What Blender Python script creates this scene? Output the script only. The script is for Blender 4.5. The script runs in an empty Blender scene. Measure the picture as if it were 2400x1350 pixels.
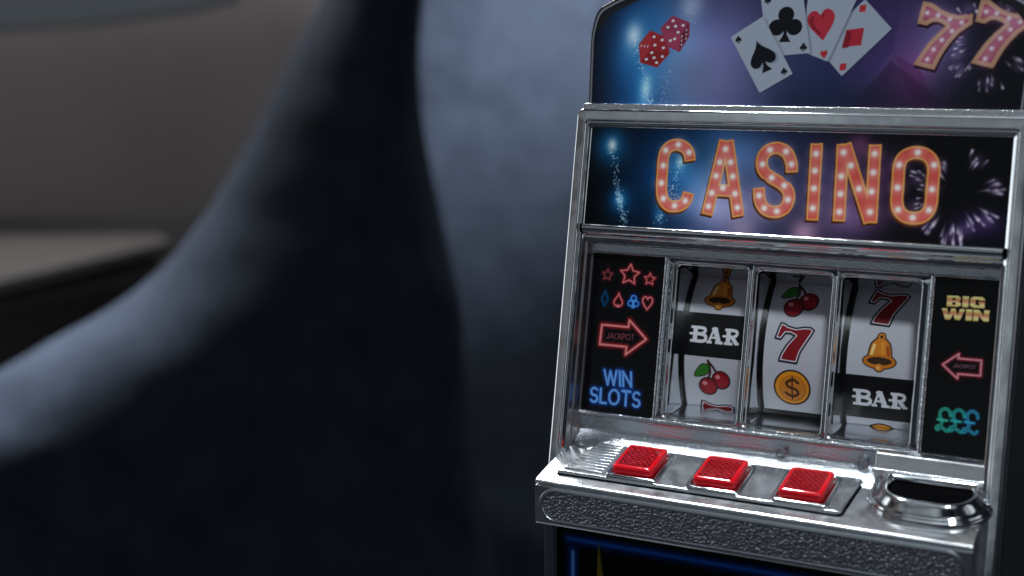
import bpy, bmesh, math, random
import numpy as np
from mathutils import Vector, Matrix, noise as mnoise

# ------------------------------------------------------------------ camera, world, lamps
S = 0.01                      # the machine is measured in centimetres
ZB = 14.0                     # height of the face centre above the table
sc = bpy.context.scene
col = sc.collection
sc.view_settings.view_transform = 'Standard'
sc.view_settings.look = 'None'
sc.view_settings.exposure = 0.0
sc.view_settings.gamma = 1.0
sc.cycles.use_denoising = True
sc.cycles.max_bounces = 10
sc.cycles.glossy_bounces = 6
sc.cycles.transmission_bounces = 8
sc.cycles.sample_clamp_indirect = 4.0

CR = Vector((0.885341, 0.464812, -0.011038))
CF = Vector((-0.458892, 0.869756, -0.181498))
CU = Vector((-0.074762, 0.165752, 0.983329))
CP = Vector((9.560779, -31.27168, 4.821965))
FPX = 3300.03
cd = bpy.data.cameras.new('camera')
cam = bpy.data.objects.new('camera', cd)
col.objects.link(cam)
rot = Matrix((CR, CU, -CF)).transposed()
cam.matrix_world = Matrix.Translation((CP + Vector((0, 0, ZB))) * S) @ rot.to_4x4()
cd.sensor_width = 36
cd.lens = 36 * FPX / 2400
cd.clip_start = 0.01
cd.clip_end = 50
cd.dof.use_dof = True
cd.dof.focus_distance = 0.338
cd.dof.aperture_fstop = 10.0
sc.camera = cam

world = bpy.data.worlds.new('World')
sc.world = world
world.use_nodes = True
wn, wl = world.node_tree.nodes, world.node_tree.links
wn.clear()
wout = wn.new('ShaderNodeOutputWorld')
wbg = wn.new('ShaderNodeBackground')
wl.new(wbg.outputs[0], wout.inputs[0])
wtc = wn.new('ShaderNodeTexCoord')
def wmath(op, *args):
    n = wn.new('ShaderNodeVectorMath'); n.operation = op
    for i, a in enumerate(args):
        if isinstance(a, (tuple, list, Vector)): n.inputs[i].default_value = a
        else: wl.new(a, n.inputs[i])
    return n
wdir = wmath('NORMALIZE', wtc.outputs['Generated'])
# the room round the toy: dark, with a few soft bright regions added for the chrome to reflect
ROOM = [  # direction, cosine where it starts, cosine where it is full, colour
    ((-0.27, -0.93, 0.24), 0.90, 0.96, (0.175, 0.195, 0.21)),
    ((0.35, -0.75, 0.6), 0.95, 0.965, (0.22, 0.25, 0.27)),
    ((-0.9, -0.3, 0.3), 0.75, 0.9, (0.10, 0.085, 0.08)),
    ((0.95, -0.1, 0.25), 0.93, 0.97, (0.45, 0.48, 0.52)),
    ((-0.98, -0.15, 0.08), 0.95, 0.97, (1.3, 1.4, 1.5)),
    ((-0.46, 0.66, 0.60), 0.955, 0.985, (1.2, 1.3, 1.4)),
    ((-0.22, 0.72, 0.66), 0.86, 0.97, (0.42, 0.47, 0.54)),
    ((-0.1, -0.45, 0.93), 0.965, 0.985, (0.9, 1.0, 1.1)),
]
acc = None
for d, c0, c1, rgb in ROOM:
    dv = Vector(d).normalized()
    dt = wmath('DOT_PRODUCT', wdir.outputs[0], dv)
    mr = wn.new('ShaderNodeMapRange'); mr.interpolation_type = 'SMOOTHSTEP'
    wl.new(dt.outputs['Value'], mr.inputs['Value'])
    mr.inputs['From Min'].default_value = c0; mr.inputs['From Max'].default_value = c1
    sv = wn.new('ShaderNodeVectorMath'); sv.operation = 'SCALE'
    sv.inputs[0].default_value = rgb
    wl.new(mr.outputs['Result'], sv.inputs['Scale'])
    if acc is None:
        acc = wmath('ADD', sv.outputs[0], (0.012, 0.014, 0.018)).outputs[0]
    else:
        acc = wmath('ADD', acc, sv.outputs[0]).outputs[0]
wnz = wn.new('ShaderNodeTexNoise'); wnz.inputs['Scale'].default_value = 3.5
wnz.inputs['Detail'].default_value = 3
wl.new(wdir.outputs[0], wnz.inputs['Vector'])
wmr = wn.new('ShaderNodeMapRange')
wl.new(wnz.outputs['Fac'], wmr.inputs['Value'])
wmr.inputs['From Min'].default_value = 0.35; wmr.inputs['From Max'].default_value = 0.65
wmr.inputs['To Min'].default_value = 0.25; wmr.inputs['To Max'].default_value = 1.7
wsc = wn.new('ShaderNodeVectorMath'); wsc.operation = 'SCALE'
wl.new(acc, wsc.inputs[0]); wl.new(wmr.outputs['Result'], wsc.inputs['Scale'])
wl.new(wsc.outputs[0], wbg.inputs['Color'])
wbg.inputs['Strength'].default_value = 1.0

def look(o, loc, target):
    loc, target = Vector(loc), Vector(target)
    o.location = loc
    o.rotation_euler = (target - loc).to_track_quat('-Z', 'Y').to_euler()
def area(name, loc, target, sx, sy, power, color):
    l = bpy.data.lights.new(name, 'AREA'); l.shape = 'RECTANGLE'
    l.size, l.size_y, l.energy, l.color = sx, sy, power, color
    o = bpy.data.objects.new(name, l); col.objects.link(o); look(o, loc, target)
    return o
def spot(name, loc, target, deg, blend, power, color, size=0.02):
    l = bpy.data.lights.new(name, 'SPOT')
    l.energy, l.color, l.shadow_soft_size = power, color, size
    l.spot_size, l.spot_blend = math.radians(deg), blend
    o = bpy.data.objects.new(name, l); col.objects.link(o); look(o, loc, target)
    return o
def view(x, y, D):            # a point seen at photo position x, y, D centimetres deep (metres out)
    x, y, D = float(x), float(y), float(D)
    return (CP + Vector((0, 0, ZB)) + D * (CF + CR * ((x - 1200) / FPX) - CU * ((y - 675) / FPX))) * S

area('window_light', (-0.75, 0.95, 1.10), (0, 0, 0.10), 0.45, 0.30, 16.0, (0.86, 0.93, 1.0))
spot('ceiling_light', (0.30, -0.62, 1.02), (0, 0, 0.14), 17, 0.5, 25.0, (0.90, 0.95, 1.0), 0.07)
spot('window_beam', (-0.32, 0.10, 1.10), (-0.045, -0.015, 0.09), 16, 0.9, 58.0, (0.92, 0.96, 1.0), 0.05)
spot('backrest_fill', view(1150, -1700, 120), view(1330, 250, 146), 52, 1.0, 215.0, (0.84, 0.89, 1.0), 0.12)  # unseen spot added to brighten the upper backrest and fade downwards
spot('armrest_fill', view(-100, -2300, 124), view(130, 980, 110), 14, 1.0, 420.0, (0.84, 0.90, 1.0), 0.12)  # unseen narrow spot added for the lit patch on the arm
area('arm_rim_fill', view(200, -1800, 175), view(600, 300, 112), 0.5, 0.5, 0.8, (0.55, 0.72, 1.0))  # unseen fill added for a faint rim along the upper arm

# ------------------------------------------------------------------ materials
MATS = {}
def mat(name, base=(0.5, 0.5, 0.5), rough=0.4, metal=0.0, **kw):
    m = bpy.data.materials.new(name); m.use_nodes = True
    b = m.node_tree.nodes['Principled BSDF']
    b.inputs['Base Color'].default_value = (*base, 1)
    b.inputs['Roughness'].default_value = rough
    b.inputs['Metallic'].default_value = metal
    for k, v in kw.items(): b.inputs[k.replace('_', ' ')].default_value = v
    MATS[name] = m
    return m, b
def coords(m, scale=1.0, kind='Object'):
    nt = m.node_tree
    tc = nt.nodes.new('ShaderNodeTexCoord'); mp = nt.nodes.new('ShaderNodeMapping')
    nt.links.new(tc.outputs[kind], mp.inputs['Vector'])
    mp.inputs['Scale'].default_value = (scale,) * 3 if not isinstance(scale, tuple) else scale
    return mp.outputs['Vector']
def bump(m, b, height, dist, strength=1.0, prev=None):
    n = m.node_tree.nodes.new('ShaderNodeBump')
    n.inputs['Distance'].default_value = dist; n.inputs['Strength'].default_value = strength
    m.node_tree.links.new(height, n.inputs['Height'])
    if prev: m.node_tree.links.new(prev, n.inputs['Normal'])
    m.node_tree.links.new(n.outputs['Normal'], b.inputs['Normal'])
    return n.outputs['Normal']
def noise(m, vec, scale, detail=3, rough=0.5):
    n = m.node_tree.nodes.new('ShaderNodeTexNoise')
    n.inputs['Scale'].default_value = scale; n.inputs['Detail'].default_value = detail
    n.inputs['Roughness'].default_value = rough
    m.node_tree.links.new(vec, n.inputs['Vector'])
    return n.outputs['Fac']
def maprange(m, src, a, b_, c, d):
    n = m.node_tree.nodes.new('ShaderNodeMapRange')
    for k, v in zip(('From Min', 'From Max', 'To Min', 'To Max'), (a, b_, c, d)): n.inputs[k].default_value = v
    m.node_tree.links.new(src, n.inputs['Value'])
    return n.outputs['Result']

# smooth chromed plastic: slightly wavy, with fine smears
m, b = mat('chrome', (0.74, 0.78, 0.80), 0.12, 1.0)
v = coords(m, 100)
b_r = maprange(m, noise(m, v, 1.6, 5, 0.65), 0.35, 0.7, 0.05, 0.15)
m.node_tree.links.new(b_r, b.inputs['Roughness'])
n1 = bump(m, b, noise(m, v, 0.9, 2), 0.0005, 0.35)
bump(m, b, noise(m, v, 26, 2), 0.00001, 0.35, n1)
m, b = mat('dark_chrome', (0.40, 0.44, 0.50), 0.16, 1.0)
v = coords(m, 100); bump(m, b, noise(m, v, 1.5, 3), 0.0004, 0.3)
m, b = mat('satin_chrome', (0.50, 0.49, 0.50), 0.30, 1.0)
v = coords(m, 100); bump(m, b, noise(m, v, 1.5, 3), 0.0004, 0.4)
# the console top is finely scuffed
m, b = mat('scuffed_chrome', (0.80, 0.83, 0.85), 0.26, 1.0)
v = coords(m, 100)
b_r = maprange(m, noise(m, v, 2.6, 5, 0.7), 0.35, 0.65, 0.17, 0.26)
m.node_tree.links.new(b_r, b.inputs['Roughness'])
n1 = bump(m, b, noise(m, v, 0.6, 1), 0.0005, 0.15)
bump(m, b, noise(m, v, 34, 3), 0.00003, 0.5, n1)
# grainy chromed plastic
m, b = mat('grained_chrome', (0.52, 0.56, 0.60), 0.24, 1.0)
v = coords(m, 100)
n1 = bump(m, b, noise(m, v, 21, 2, 0.55), 0.00022, 0.7)
# brighter grain for the little sparkling ridges
m, b = mat('beaded_chrome', (0.80, 0.83, 0.86), 0.16, 1.0)
v = coords(m, 100)
bump(m, b, noise(m, v, 16, 2, 0.5), 0.00025, 0.6)
# pebbled dark silver plastic of the front band
m, b = mat('pebbled_silver', (0.27, 0.29, 0.33), 0.30, 0.92)
v = coords(m, (100, 100, 100))
vo = m.node_tree.nodes.new('ShaderNodeTexVoronoi'); vo.feature = 'SMOOTH_F1'
vo.inputs['Scale'].default_value = 14.0; vo.inputs['Smoothness'].default_value = 0.35
m.node_tree.links.new(v, vo.inputs['Vector'])
inv = maprange(m, vo.outputs['Distance'], 0.0, 0.75, 1.0, 0.0)
n1 = bump(m, b, inv, 0.00042, 0.85)
bump(m, b, noise(m, v, 9, 2), 0.0002, 0.5, n1)
m, b = mat('silver_rim', (0.50, 0.54, 0.60), 0.30, 1.0)
v = coords(m, 100); bump(m, b, noise(m, v, 3, 2), 0.0002, 0.3)
m, b = mat('leathered_black', (0.018, 0.021, 0.027), 0.42)
v = coords(m, 100); bump(m, b, noise(m, v, 7, 3, 0.6), 0.0008, 0.7)
m, b = mat('gloss_black', (0.008, 0.009, 0.012), 0.12)
v = coords(m, 100); bump(m, b, noise(m, v, 2, 2), 0.0002, 0.2)
m, b = mat('matt_black', (0.0025, 0.0025, 0.003), 0.9)
b.inputs['Specular IOR Level'].default_value = 0.0
v = coords(m, 100); bump(m, b, noise(m, v, 20, 2), 0.0001, 0.3)
# printed foils: colour comes from the printed pattern stored on the mesh
def printed(name, rough, coat, gain=1.0, spec=0.5):
    m, b = mat(name, (1, 1, 1), rough)
    at = m.node_tree.nodes.new('ShaderNodeVertexColor'); at.layer_name = 'print'
    g = m.node_tree.nodes.new('ShaderNodeVectorMath'); g.operation = 'SCALE'
    g.inputs['Scale'].default_value = gain
    m.node_tree.links.new(at.outputs['Color'], g.inputs[0])
    m.node_tree.links.new(g.outputs[0], b.inputs['Base Color'])
    b.inputs['Coat Weight'].default_value = coat
    b.inputs['Coat Roughness'].default_value = 0.08
    b.inputs['Specular IOR Level'].default_value = spec
    v = coords(m, 100)
    bump(m, b, noise(m, v, 0.8, 2), 0.0002, 0.15)
    return m
printed('printed_foil', 0.16, 0.0, 1.0, 0.28)
printed('reel_print', 0.35, 0.0, 1.0, 0.4)
# red button plastic: clear red shell, prismatic centre under a smooth clear skin
m, b = mat('red_plastic', (0.70, 0.005, 0.014), 0.10)
b.inputs['Transmission Weight'].default_value = 0.25
b.inputs['IOR'].default_value = 1.45
b.inputs['Coat Weight'].default_value = 0.5
v = coords(m, 100); bump(m, b, noise(m, v, 3, 2), 0.0002, 0.15)
m, b = mat('red_prism', (0.62, 0.006, 0.014), 0.22, 0.6)
b.inputs['Coat Weight'].default_value = 0.3; b.inputs['Coat Roughness'].default_value = 0.04
v = coords(m, 100)
nt = m.node_tree; sp_ = nt.nodes.new('ShaderNodeSeparateXYZ'); nt.links.new(v, sp_.inputs[0]); sn = []
for ax in 'XY':
    k1 = nt.nodes.new('ShaderNodeMath'); k1.operation = 'MULTIPLY'; k1.inputs[1].default_value = 2 * math.pi / .15
    nt.links.new(sp_.outputs[ax], k1.inputs[0])
    k2 = nt.nodes.new('ShaderNodeMath'); k2.operation = 'SINE'; nt.links.new(k1.outputs[0], k2.inputs[0]); sn.append(k2)
k3 = nt.nodes.new('ShaderNodeMath'); k3.operation = 'MULTIPLY'
nt.links.new(sn[0].outputs[0], k3.inputs[0]); nt.links.new(sn[1].outputs[0], k3.inputs[1])
bump(m, b, k3.outputs[0], 0.0004, 1.0)
r = nt.nodes.new('ShaderNodeValToRGB')  # shading of the prism facets is painted into the colour
r.color_ramp.elements[0].position = 0.25; r.color_ramp.elements[0].color = (0.22, 0.0, 0.004, 1)
r.color_ramp.elements[1].position = 0.6; r.color_ramp.elements[1].color = (0.72, 0.008, 0.02, 1)
nt.links.new(maprange(m, k3.outputs[0], -1, 1, 0, 1), r.inputs[0]); nt.links.new(r.outputs[0], b.inputs['Base Color'])
# upholstery
m, b = mat('navy_fabric', (0.11, 0.135, 0.19), 0.9)
b.inputs['Specular IOR Level'].default_value = 0.15
v = coords(m, 1)
f = noise(m, v, 22, 6, 0.75)
r = m.node_tree.nodes.new('ShaderNodeValToRGB')
r.color_ramp.elements[0].position = 0.3; r.color_ramp.elements[0].color = (0.016, 0.022, 0.033, 1)
r.color_ramp.elements[1].position = 0.7; r.color_ramp.elements[1].color = (0.038, 0.048, 0.068, 1)
m.node_tree.links.new(f, r.inputs[0]); m.node_tree.links.new(r.outputs[0], b.inputs['Base Color'])
bump(m, b, noise(m, v, 260, 4, 0.7), 0.004, 0.8)
m, b = mat('wall_paint', (0.30, 0.28, 0.285), 0.85)
v = coords(m, 1); f = noise(m, v, 2.2, 4)
r = m.node_tree.nodes.new('ShaderNodeValToRGB')
r.color_ramp.elements[0].position = 0.3; r.color_ramp.elements[0].color = (0.24, 0.22, 0.225, 1)
r.color_ramp.elements[1].position = 0.7; r.color_ramp.elements[1].color = (0.33, 0.31, 0.32, 1)
m.node_tree.links.new(f, r.inputs[0]); m.node_tree.links.new(r.outputs[0], b.inputs['Base Color'])
m, b = mat('shelf_paint', (0.055, 0.07, 0.082), 0.6)
v = coords(m, 1); bump(m, b, noise(m, v, 30, 2), 0.001, 0.3)
m, b = mat('oak', (0.30, 0.23, 0.16), 0.5)
v = coords(m, (2, 30, 30)); f = noise(m, v, 1.5, 5, 0.6)
r = m.node_tree.nodes.new('ShaderNodeValToRGB')
r.color_ramp.elements[0].position = 0.3; r.color_ramp.elements[0].color = (0.050, 0.046, 0.043, 1)
r.color_ramp.elements[1].position = 0.7; r.color_ramp.elements[1].color = (0.080, 0.073, 0.068, 1)
m.node_tree.links.new(f, r.inputs[0]); m.node_tree.links.new(r.outputs[0], b.inputs['Base Color'])
m, b = mat('dark_table', (0.012, 0.014, 0.018), 0.45)
v = coords(m, 1); bump(m, b, noise(m, v, 60, 3), 0.001, 0.3)
m, b = mat('floor_carpet', (0.03, 0.033, 0.04), 0.95)
v = coords(m, 1); bump(m, b, noise(m, v, 120, 3), 0.004, 0.5)

# ------------------------------------------------------------------ mesh helpers (centimetres in, metres out)
def put(name, verts, faces, material, parent=None, smooth=False, bevel=0.0, seg=2, angle=35, cm=True):
    V = np.array(verts, dtype=np.float64).reshape(-1, 3).copy()
    if cm:
        V[:, 2] += ZB; V *= S
    me = bpy.data.meshes.new(name)
    me.from_pydata(V.tolist(), [], [tuple(f) for f in faces])
    bm = bmesh.new(); bm.from_mesh(me)
    bmesh.ops.recalc_face_normals(bm, faces=bm.faces)
    bm.to_mesh(me); bm.free()
    me.materials.append(MATS[material])
    o = bpy.data.objects.new(name, me); col.objects.link(o)
    if parent is not None: o.parent = parent
    if bevel:
        bv = o.modifiers.new('bevel', 'BEVEL'); bv.width = bevel * S if cm else bevel
        bv.segments = seg; bv.limit_method = 'ANGLE'; bv.angle_limit = math.radians(angle); bv.harden_normals = True
        smooth = True
    if smooth:
        for p in me.polygons: p.use_smooth = True
        if not bevel:
            try: me.set_sharp_from_angle(angle=math.radians(angle))
            except Exception: pass
    return o
def empty(name, loc, label, cat, group=None):
    o = bpy.data.objects.new(name, None); o.location = loc; col.objects.link(o)
    o['label'] = label; o['category'] = cat
    if group: o['group'] = group
    return o
TH = 0.20397
ST, CT = math.sin(TH), math.cos(TH)
def P(u, v, w=0.0):           # u right, v up along the leaning face, w out of it
    return (u, v * ST - w * CT, v * CT + w * ST)
def join(*ms):
    V, Fc = [], []
    for vs, fs in ms:
        k = len(V); V += list(vs); Fc += [tuple(i + k for i in f) for f in fs]
    return V, Fc
def boxm(x0, x1, y0, y1, z0, z1, f=lambda x, y, z: (x, y, z)):
    vs = [f(x, y, z) for z in (z0, z1) for y in (y0, y1) for x in (x0, x1)]
    return vs, [(0, 1, 3, 2), (4, 6, 7, 5), (0, 4, 5, 1), (2, 3, 7, 6), (0, 2, 6, 4), (1, 5, 7, 3)]
def loft(loops, closed=True, cap0=False, cap1=False):
    n = len(loops[0]); V = [p for l in loops for p in l]; Fc = []
    for k in range(len(loops) - 1):
        for i in range(n if closed else n - 1):
            j = (i + 1) % n
            Fc.append((k * n + i, k * n + j, (k + 1) * n + j, (k + 1) * n + i))
    if cap0: Fc.append(tuple(range(n))[::-1])
    if cap1: Fc.append(tuple((len(loops) - 1) * n + i for i in range(n)))
    return V, Fc
def prism(poly, f, h0, h1):   # outline poly (a,b) lofted between heights h0 and h1 by f(a,b,h)
    return loft([[f(a, b_, h0) for a, b_ in poly], [f(a, b_, h1) for a, b_ in poly]], True, True, True)
def rrect(x0, x1, y0, y1, r, n=6):
    pts = []
    for cx, cy, a0 in ((x1 - r, y1 - r, 0), (x0 + r, y1 - r, 90), (x0 + r, y0 + r, 180), (x1 - r, y0 + r, 270)):
        for i in range(n + 1):
            a = math.radians(a0 + 90 * i / n)
            pts.append((cx + r * math.cos(a), cy + r * math.sin(a)))
    return pts
def sm(pts, n=8, closed=False):      # Catmull-Rom through the points
    P_ = [np.array(p, float) for p in pts]; out = []; N = len(P_)
    rng = range(N if closed else N - 1)
    for i in rng:
        if closed: a, b_, c, d = P_[i - 1], P_[i], P_[(i + 1) % N], P_[(i + 2) % N]
        else: a, b_, c, d = P_[max(i - 1, 0)], P_[i], P_[i + 1], P_[min(i + 2, N - 1)]
        for k in range(n):
            t = k / n
            out.append(tuple(0.5 * ((2 * b_) + (c - a) * t + (2 * a - 5 * b_ + 4 * c - d) * t * t + (3 * b_ - a - 3 * c + d) * t ** 3)))
    if not closed: out.append(tuple(P_[-1]))
    return out

# ------------------------------------------------------------------ printed artwork, painted procedurally on fine meshes
class Art:
    def __init__(s, u0, u1, v0, v1, ppu, base=(0, 0, 0)):
        s.u0, s.u1, s.v0, s.v1 = u0, u1, v0, v1
        s.nx = int((u1 - u0) * ppu) + 1; s.ny = int((v1 - v0) * ppu) + 1
        s.xs = np.linspace(u0, u1, s.nx); s.ys = np.linspace(v0, v1, s.ny)
        s.X, s.Y = np.meshgrid(s.xs, s.ys)
        s.C = np.zeros((s.ny, s.nx, 3)) + np.array(base, float) / 255
        s.px = 1.0 / ppu
    def win(s, x0, x1, y0, y1):
        i0, i1 = np.searchsorted(s.xs, [x0, x1]); j0, j1 = np.searchsorted(s.ys, [y0, y1])
        return slice(max(j0 - 1, 0), j1 + 1), slice(max(i0 - 1, 0), i1 + 1)
    def mix(s, sl, mask, c, a=1.0, mode='mix'):
        c = np.array(c, float) / 255; m_ = (mask * a)[..., None]
        if mode == 'mix': s.C[sl] = s.C[sl] * (1 - m_) + c * m_
        else: s.C[sl] = 1 - (1 - s.C[sl]) * (1 - c * np.clip(m_, 0, 1))
    def dist(s, pts, closed, sl, butt=False):
        X, Y = s.X[sl], s.Y[sl]; D = np.full(X.shape, 1e9)
        q = list(pts) + ([pts[0]] if closed else [])
        for k in range(len(q) - 1):
            (x0, y0), (x1, y1) = q[k], q[k + 1]
            dx, dy = x1 - x0, y1 - y0; L = dx * dx + dy * dy
            if L < 1e-12: continue
            t = ((X - x0) * dx + (Y - y0) * dy) / L
            d = np.hypot(X - x0 - np.clip(t, 0, 1) * dx, Y - y0 - np.clip(t, 0, 1) * dy)
            D = np.minimum(D, d)
        if butt and not closed:            # square ends: cut everything beyond the end points
            for (x0, y0), (x1, y1) in ((q[0], q[1]), (q[-1], q[-2])):
                D = np.where(((X - x0) * (x1 - x0) + (Y - y0) * (y1 - y0) < 0) & (np.hypot(X - x0, Y - y0) < float(butt)), 1e9, D)
        return D
    def bb(s, pts, pad):
        a = np.array(pts)
        return s.win(a[:, 0].min() - pad, a[:, 0].max() + pad, a[:, 1].min() - pad, a[:, 1].max() + pad)
    def stroke(s, pts, w, c, closed=False, butt=False, a=1.0):
        sl = s.bb(pts, w)
        s.mix(sl, np.clip((w / 2 - s.dist(pts, closed, sl, w * .8 if butt else 0)) / s.px + 0.5, 0, 1), c, a)
    def neon(s, pts, w, core, halo, hw, closed=False, a=1.0):
        sl = s.bb(pts, hw * 3)
        d = s.dist(pts, closed, sl)
        s.mix(sl, np.exp(-(d / hw) ** 2), halo, 0.9 * a, 'screen')
        s.mix(sl, np.clip((w / 2 - d) / (s.px * 1.3) + 0.5, 0, 1), core, a)
    def sdf(s, pts, sl):
        X, Y = s.X[sl], s.Y[sl]; ins = np.zeros(X.shape, bool); n = len(pts)
        for k in range(n):
            (x0, y0), (x1, y1) = pts[k], pts[(k + 1) % n]
            if abs(y1 - y0) < 1e-12: continue
            c = ((y0 > Y) != (y1 > Y)) & (X < (x1 - x0) * (Y - y0) / (y1 - y0) + x0)
            ins ^= c
        d = s.dist(pts, True, sl)
        return np.where(ins, -d, d)
    def poly(s, pts, c, grow=0.0, a=1.0, soft=0.0):
        sl = s.bb(pts, max(grow, 0) + 0.05 + 3 * soft)
        d = s.sdf(pts, sl) - grow
        s.mix(sl, np.clip(0.5 - d / max(s.px, soft), 0, 1), c, a)
    def ell(s, x, y, rx, ry, c, a=1.0):
        sl = s.win(x - rx * 1.3, x + rx * 1.3, y - ry * 1.3, y + ry * 1.3)
        d = (np.hypot((s.X[sl] - x) / rx, (s.Y[sl] - y) / ry) - 1) * min(rx, ry)
        s.mix(sl, np.clip(0.5 - d / s.px, 0, 1), c, a)
    def glow(s, x, y, rx, ry, c, a=1.0, p=2.0, ang=0.0):
        R = 3 * max(rx, ry); sl = s.win(x - R, x + R, y - R, y + R)
        dx, dy = s.X[sl] - x, s.Y[sl] - y; ca, sa = math.cos(ang), math.sin(ang)
        r = np.hypot((dx * ca + dy * sa) / rx, (-dx * sa + dy * ca) / ry)
        s.mix(sl, np.exp(-r ** p), c, a, 'screen')
    def bulb(s, x, y, r):
        s.glow(x, y, r * 2.1, r * 2.1, (250, 150, 150), 0.55, 2.0)
        s.glow(x, y, r * 1.05, r * 1.05, (250, 250, 235), 1.0, 4.0)
    def sparks(s, pts, width, n, c, seed, r=(0.008, 0.02)):
        rg = random.Random(seed); q = sm(pts, 12)
        for k in range(n):
            p = q[rg.randrange(len(q))]
            rr = rg.uniform(*r) * (1.6 if rg.random() < 0.08 else 1)
            s.glow(p[0] + rg.gauss(0, width), p[1] + rg.gauss(0, width), rr, rr, c, rg.uniform(0.25, 0.95))
    def firework(s, cx, cy, ang, dist, spread, n, seed, k=1.0):
        rg = random.Random(seed)
        for i in range(n):
            a = math.radians(ang + rg.uniform(-spread, spread)); d1 = dist * rg.uniform(0.75, 1.12); L = rg.uniform(0.18, 0.4) * k
            x1, y1 = cx + d1 * math.cos(a), cy + d1 * math.sin(a)
            for j in range(14):
                t = j / 13; rr = (0.010 + 0.025 * t) * k
                s.glow(x1 - math.cos(a) * L * (1 - t), y1 - math.sin(a) * L * (1 - t), rr, rr, (205, 185, 220), 0.10 + 0.30 * t)
        a = math.radians(ang)
        s.glow(cx + dist * .9 * math.cos(a), cy + dist * .9 * math.sin(a), 0.2 * k, 0.2 * k, (110, 80, 125), 0.5)
    def mottle(s, seed, amp, cell):
        rg = np.random.RandomState(seed); H = max(3, int((s.v1 - s.v0) / cell) + 2); W = max(3, int((s.u1 - s.u0) / cell) + 2)
        g = rg.rand(H, W)
        yi = np.linspace(0, H - 1.001, s.ny); xi = np.linspace(0, W - 1.001, s.nx)
        y0 = yi.astype(int); x0 = xi.astype(int); fy = (yi - y0)[:, None]; fx = (xi - x0)[None]
        fy = fy * fy * (3 - 2 * fy); fx = fx * fx * (3 - 2 * fx)
        v = (g[y0][:, x0] * (1 - fx) + g[y0][:, x0 + 1] * fx) * (1 - fy) + (g[y0 + 1][:, x0] * (1 - fx) + g[y0 + 1][:, x0 + 1] * fx) * fy
        s.C *= (1 + amp * (v - 0.5) * 2)[..., None]
    def mesh(s, name, fn, material, parent, inside=None, lo=0.0, gain=1.0):
        V = np.array(fn(s.X.ravel(), s.Y.ravel())).T.copy()
        V[:, 2] += ZB; V *= S
        idx = np.arange(s.ny * s.nx).reshape(s.ny, s.nx)
        q = np.stack([idx[:-1, :-1], idx[:-1, 1:], idx[1:, 1:], idx[1:, :-1]], -1).reshape(-1, 4)
        if inside is not None:
            ok = inside(s.X, s.Y).ravel(); q = q[ok[q].all(1)]
        used = np.unique(q); re = np.full(s.ny * s.nx, -1); re[used] = np.arange(len(used)); q = re[q]; V = V[used]
        me = bpy.data.meshes.new(name)
        me.vertices.add(len(V)); me.vertices.foreach_set('co', V.astype(np.float32).ravel())
        me.loops.add(q.size); me.loops.foreach_set('vertex_index', q.ravel().astype(np.int32))
        me.polygons.add(len(q)); me.polygons.foreach_set('loop_start', np.arange(0, q.size, 4, dtype=np.int32))
        me.polygons.foreach_set('use_smooth', np.ones(len(q), bool))
        me.update(calc_edges=True)
        C = np.clip(s.C, 0, 1).reshape(-1, 3)[used]; C = np.where(C <= .04045, C / 12.92, ((C + .055) / 1.055) ** 2.4) * gain + lo
        at = me.color_attributes.new('print', 'FLOAT_COLOR', 'POINT')
        at.data.foreach_set('color', np.concatenate([C, np.ones((len(C), 1))], 1).astype(np.float32).ravel())
        me.materials.append(MATS[material])
        o = bpy.data.objects.new(name, me); col.objects.link(o); o.parent = parent
        return o
def xf(pts, c, sx, sy, ang=0.0):
    ca, sa = math.cos(ang), math.sin(ang)
    return [(c[0] + x * sx * ca - y * sy * sa, c[1] + x * sx * sa + y * sy * ca) for x, y in pts]
def mirror(h): return h + [(-x, y) for x, y in h[::-1]]
SPADE = mirror(sm([(0, .5), (.1, .3), (.3, .08), (.4, -.1), (.34, -.27), (.18, -.3), (.05, -.2)], 5)) 
SPADE_STEM = [(.03, -.1), (.05, -.3), (.16, -.5), (-.16, -.5), (-.05, -.3), (-.03, -.1)]
HEART = mirror(sm([(0, .28), (.13, .43), (.3, .42), (.42, .24), (.37, .0), (.2, -.25), (0, -.5)], 5))
DIAM = [(0, .5), (.36, 0), (0, -.5), (-.36, 0)]
def suit(a, kind, c, size, ang, colr):
    if kind == 'spade':
        a.poly(xf(SPADE, c, size, size, ang), colr); a.poly(xf(SPADE_STEM, c, size, size, ang), colr)
    elif kind == 'heart': a.poly(xf(HEART, c, size, size, ang), colr)
    elif kind == 'club':
        for p in ((0, .24), (-.24, -.1), (.24, -.1)):
            q = xf([p], c, size, size, ang)[0]; a.ell(q[0], q[1], .22 * size, .22 * size, colr)
        a.poly(xf([(.0, .15), (.2, -.1), (-.2, -.1)], c, size, size, ang), colr)
        a.poly(xf(SPADE_STEM, c, size, size, ang), colr)
def star(c, r, ri, ang=0):
    return [(c[0] + (r if k % 2 == 0 else ri) * math.sin(math.radians(36 * k + ang)), c[1] + (r if k % 2 == 0 else ri) * math.cos(math.radians(36 * k + ang))) for k in range(10)]
arc = lambda cx, cy, rx, ry, a0, a1, n=12: [(cx + rx * math.cos(math.radians(a0 + (a1 - a0) * i / n)), cy + ry * math.sin(math.radians(a0 + (a1 - a0) * i / n))) for i in range(n + 1)]
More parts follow.
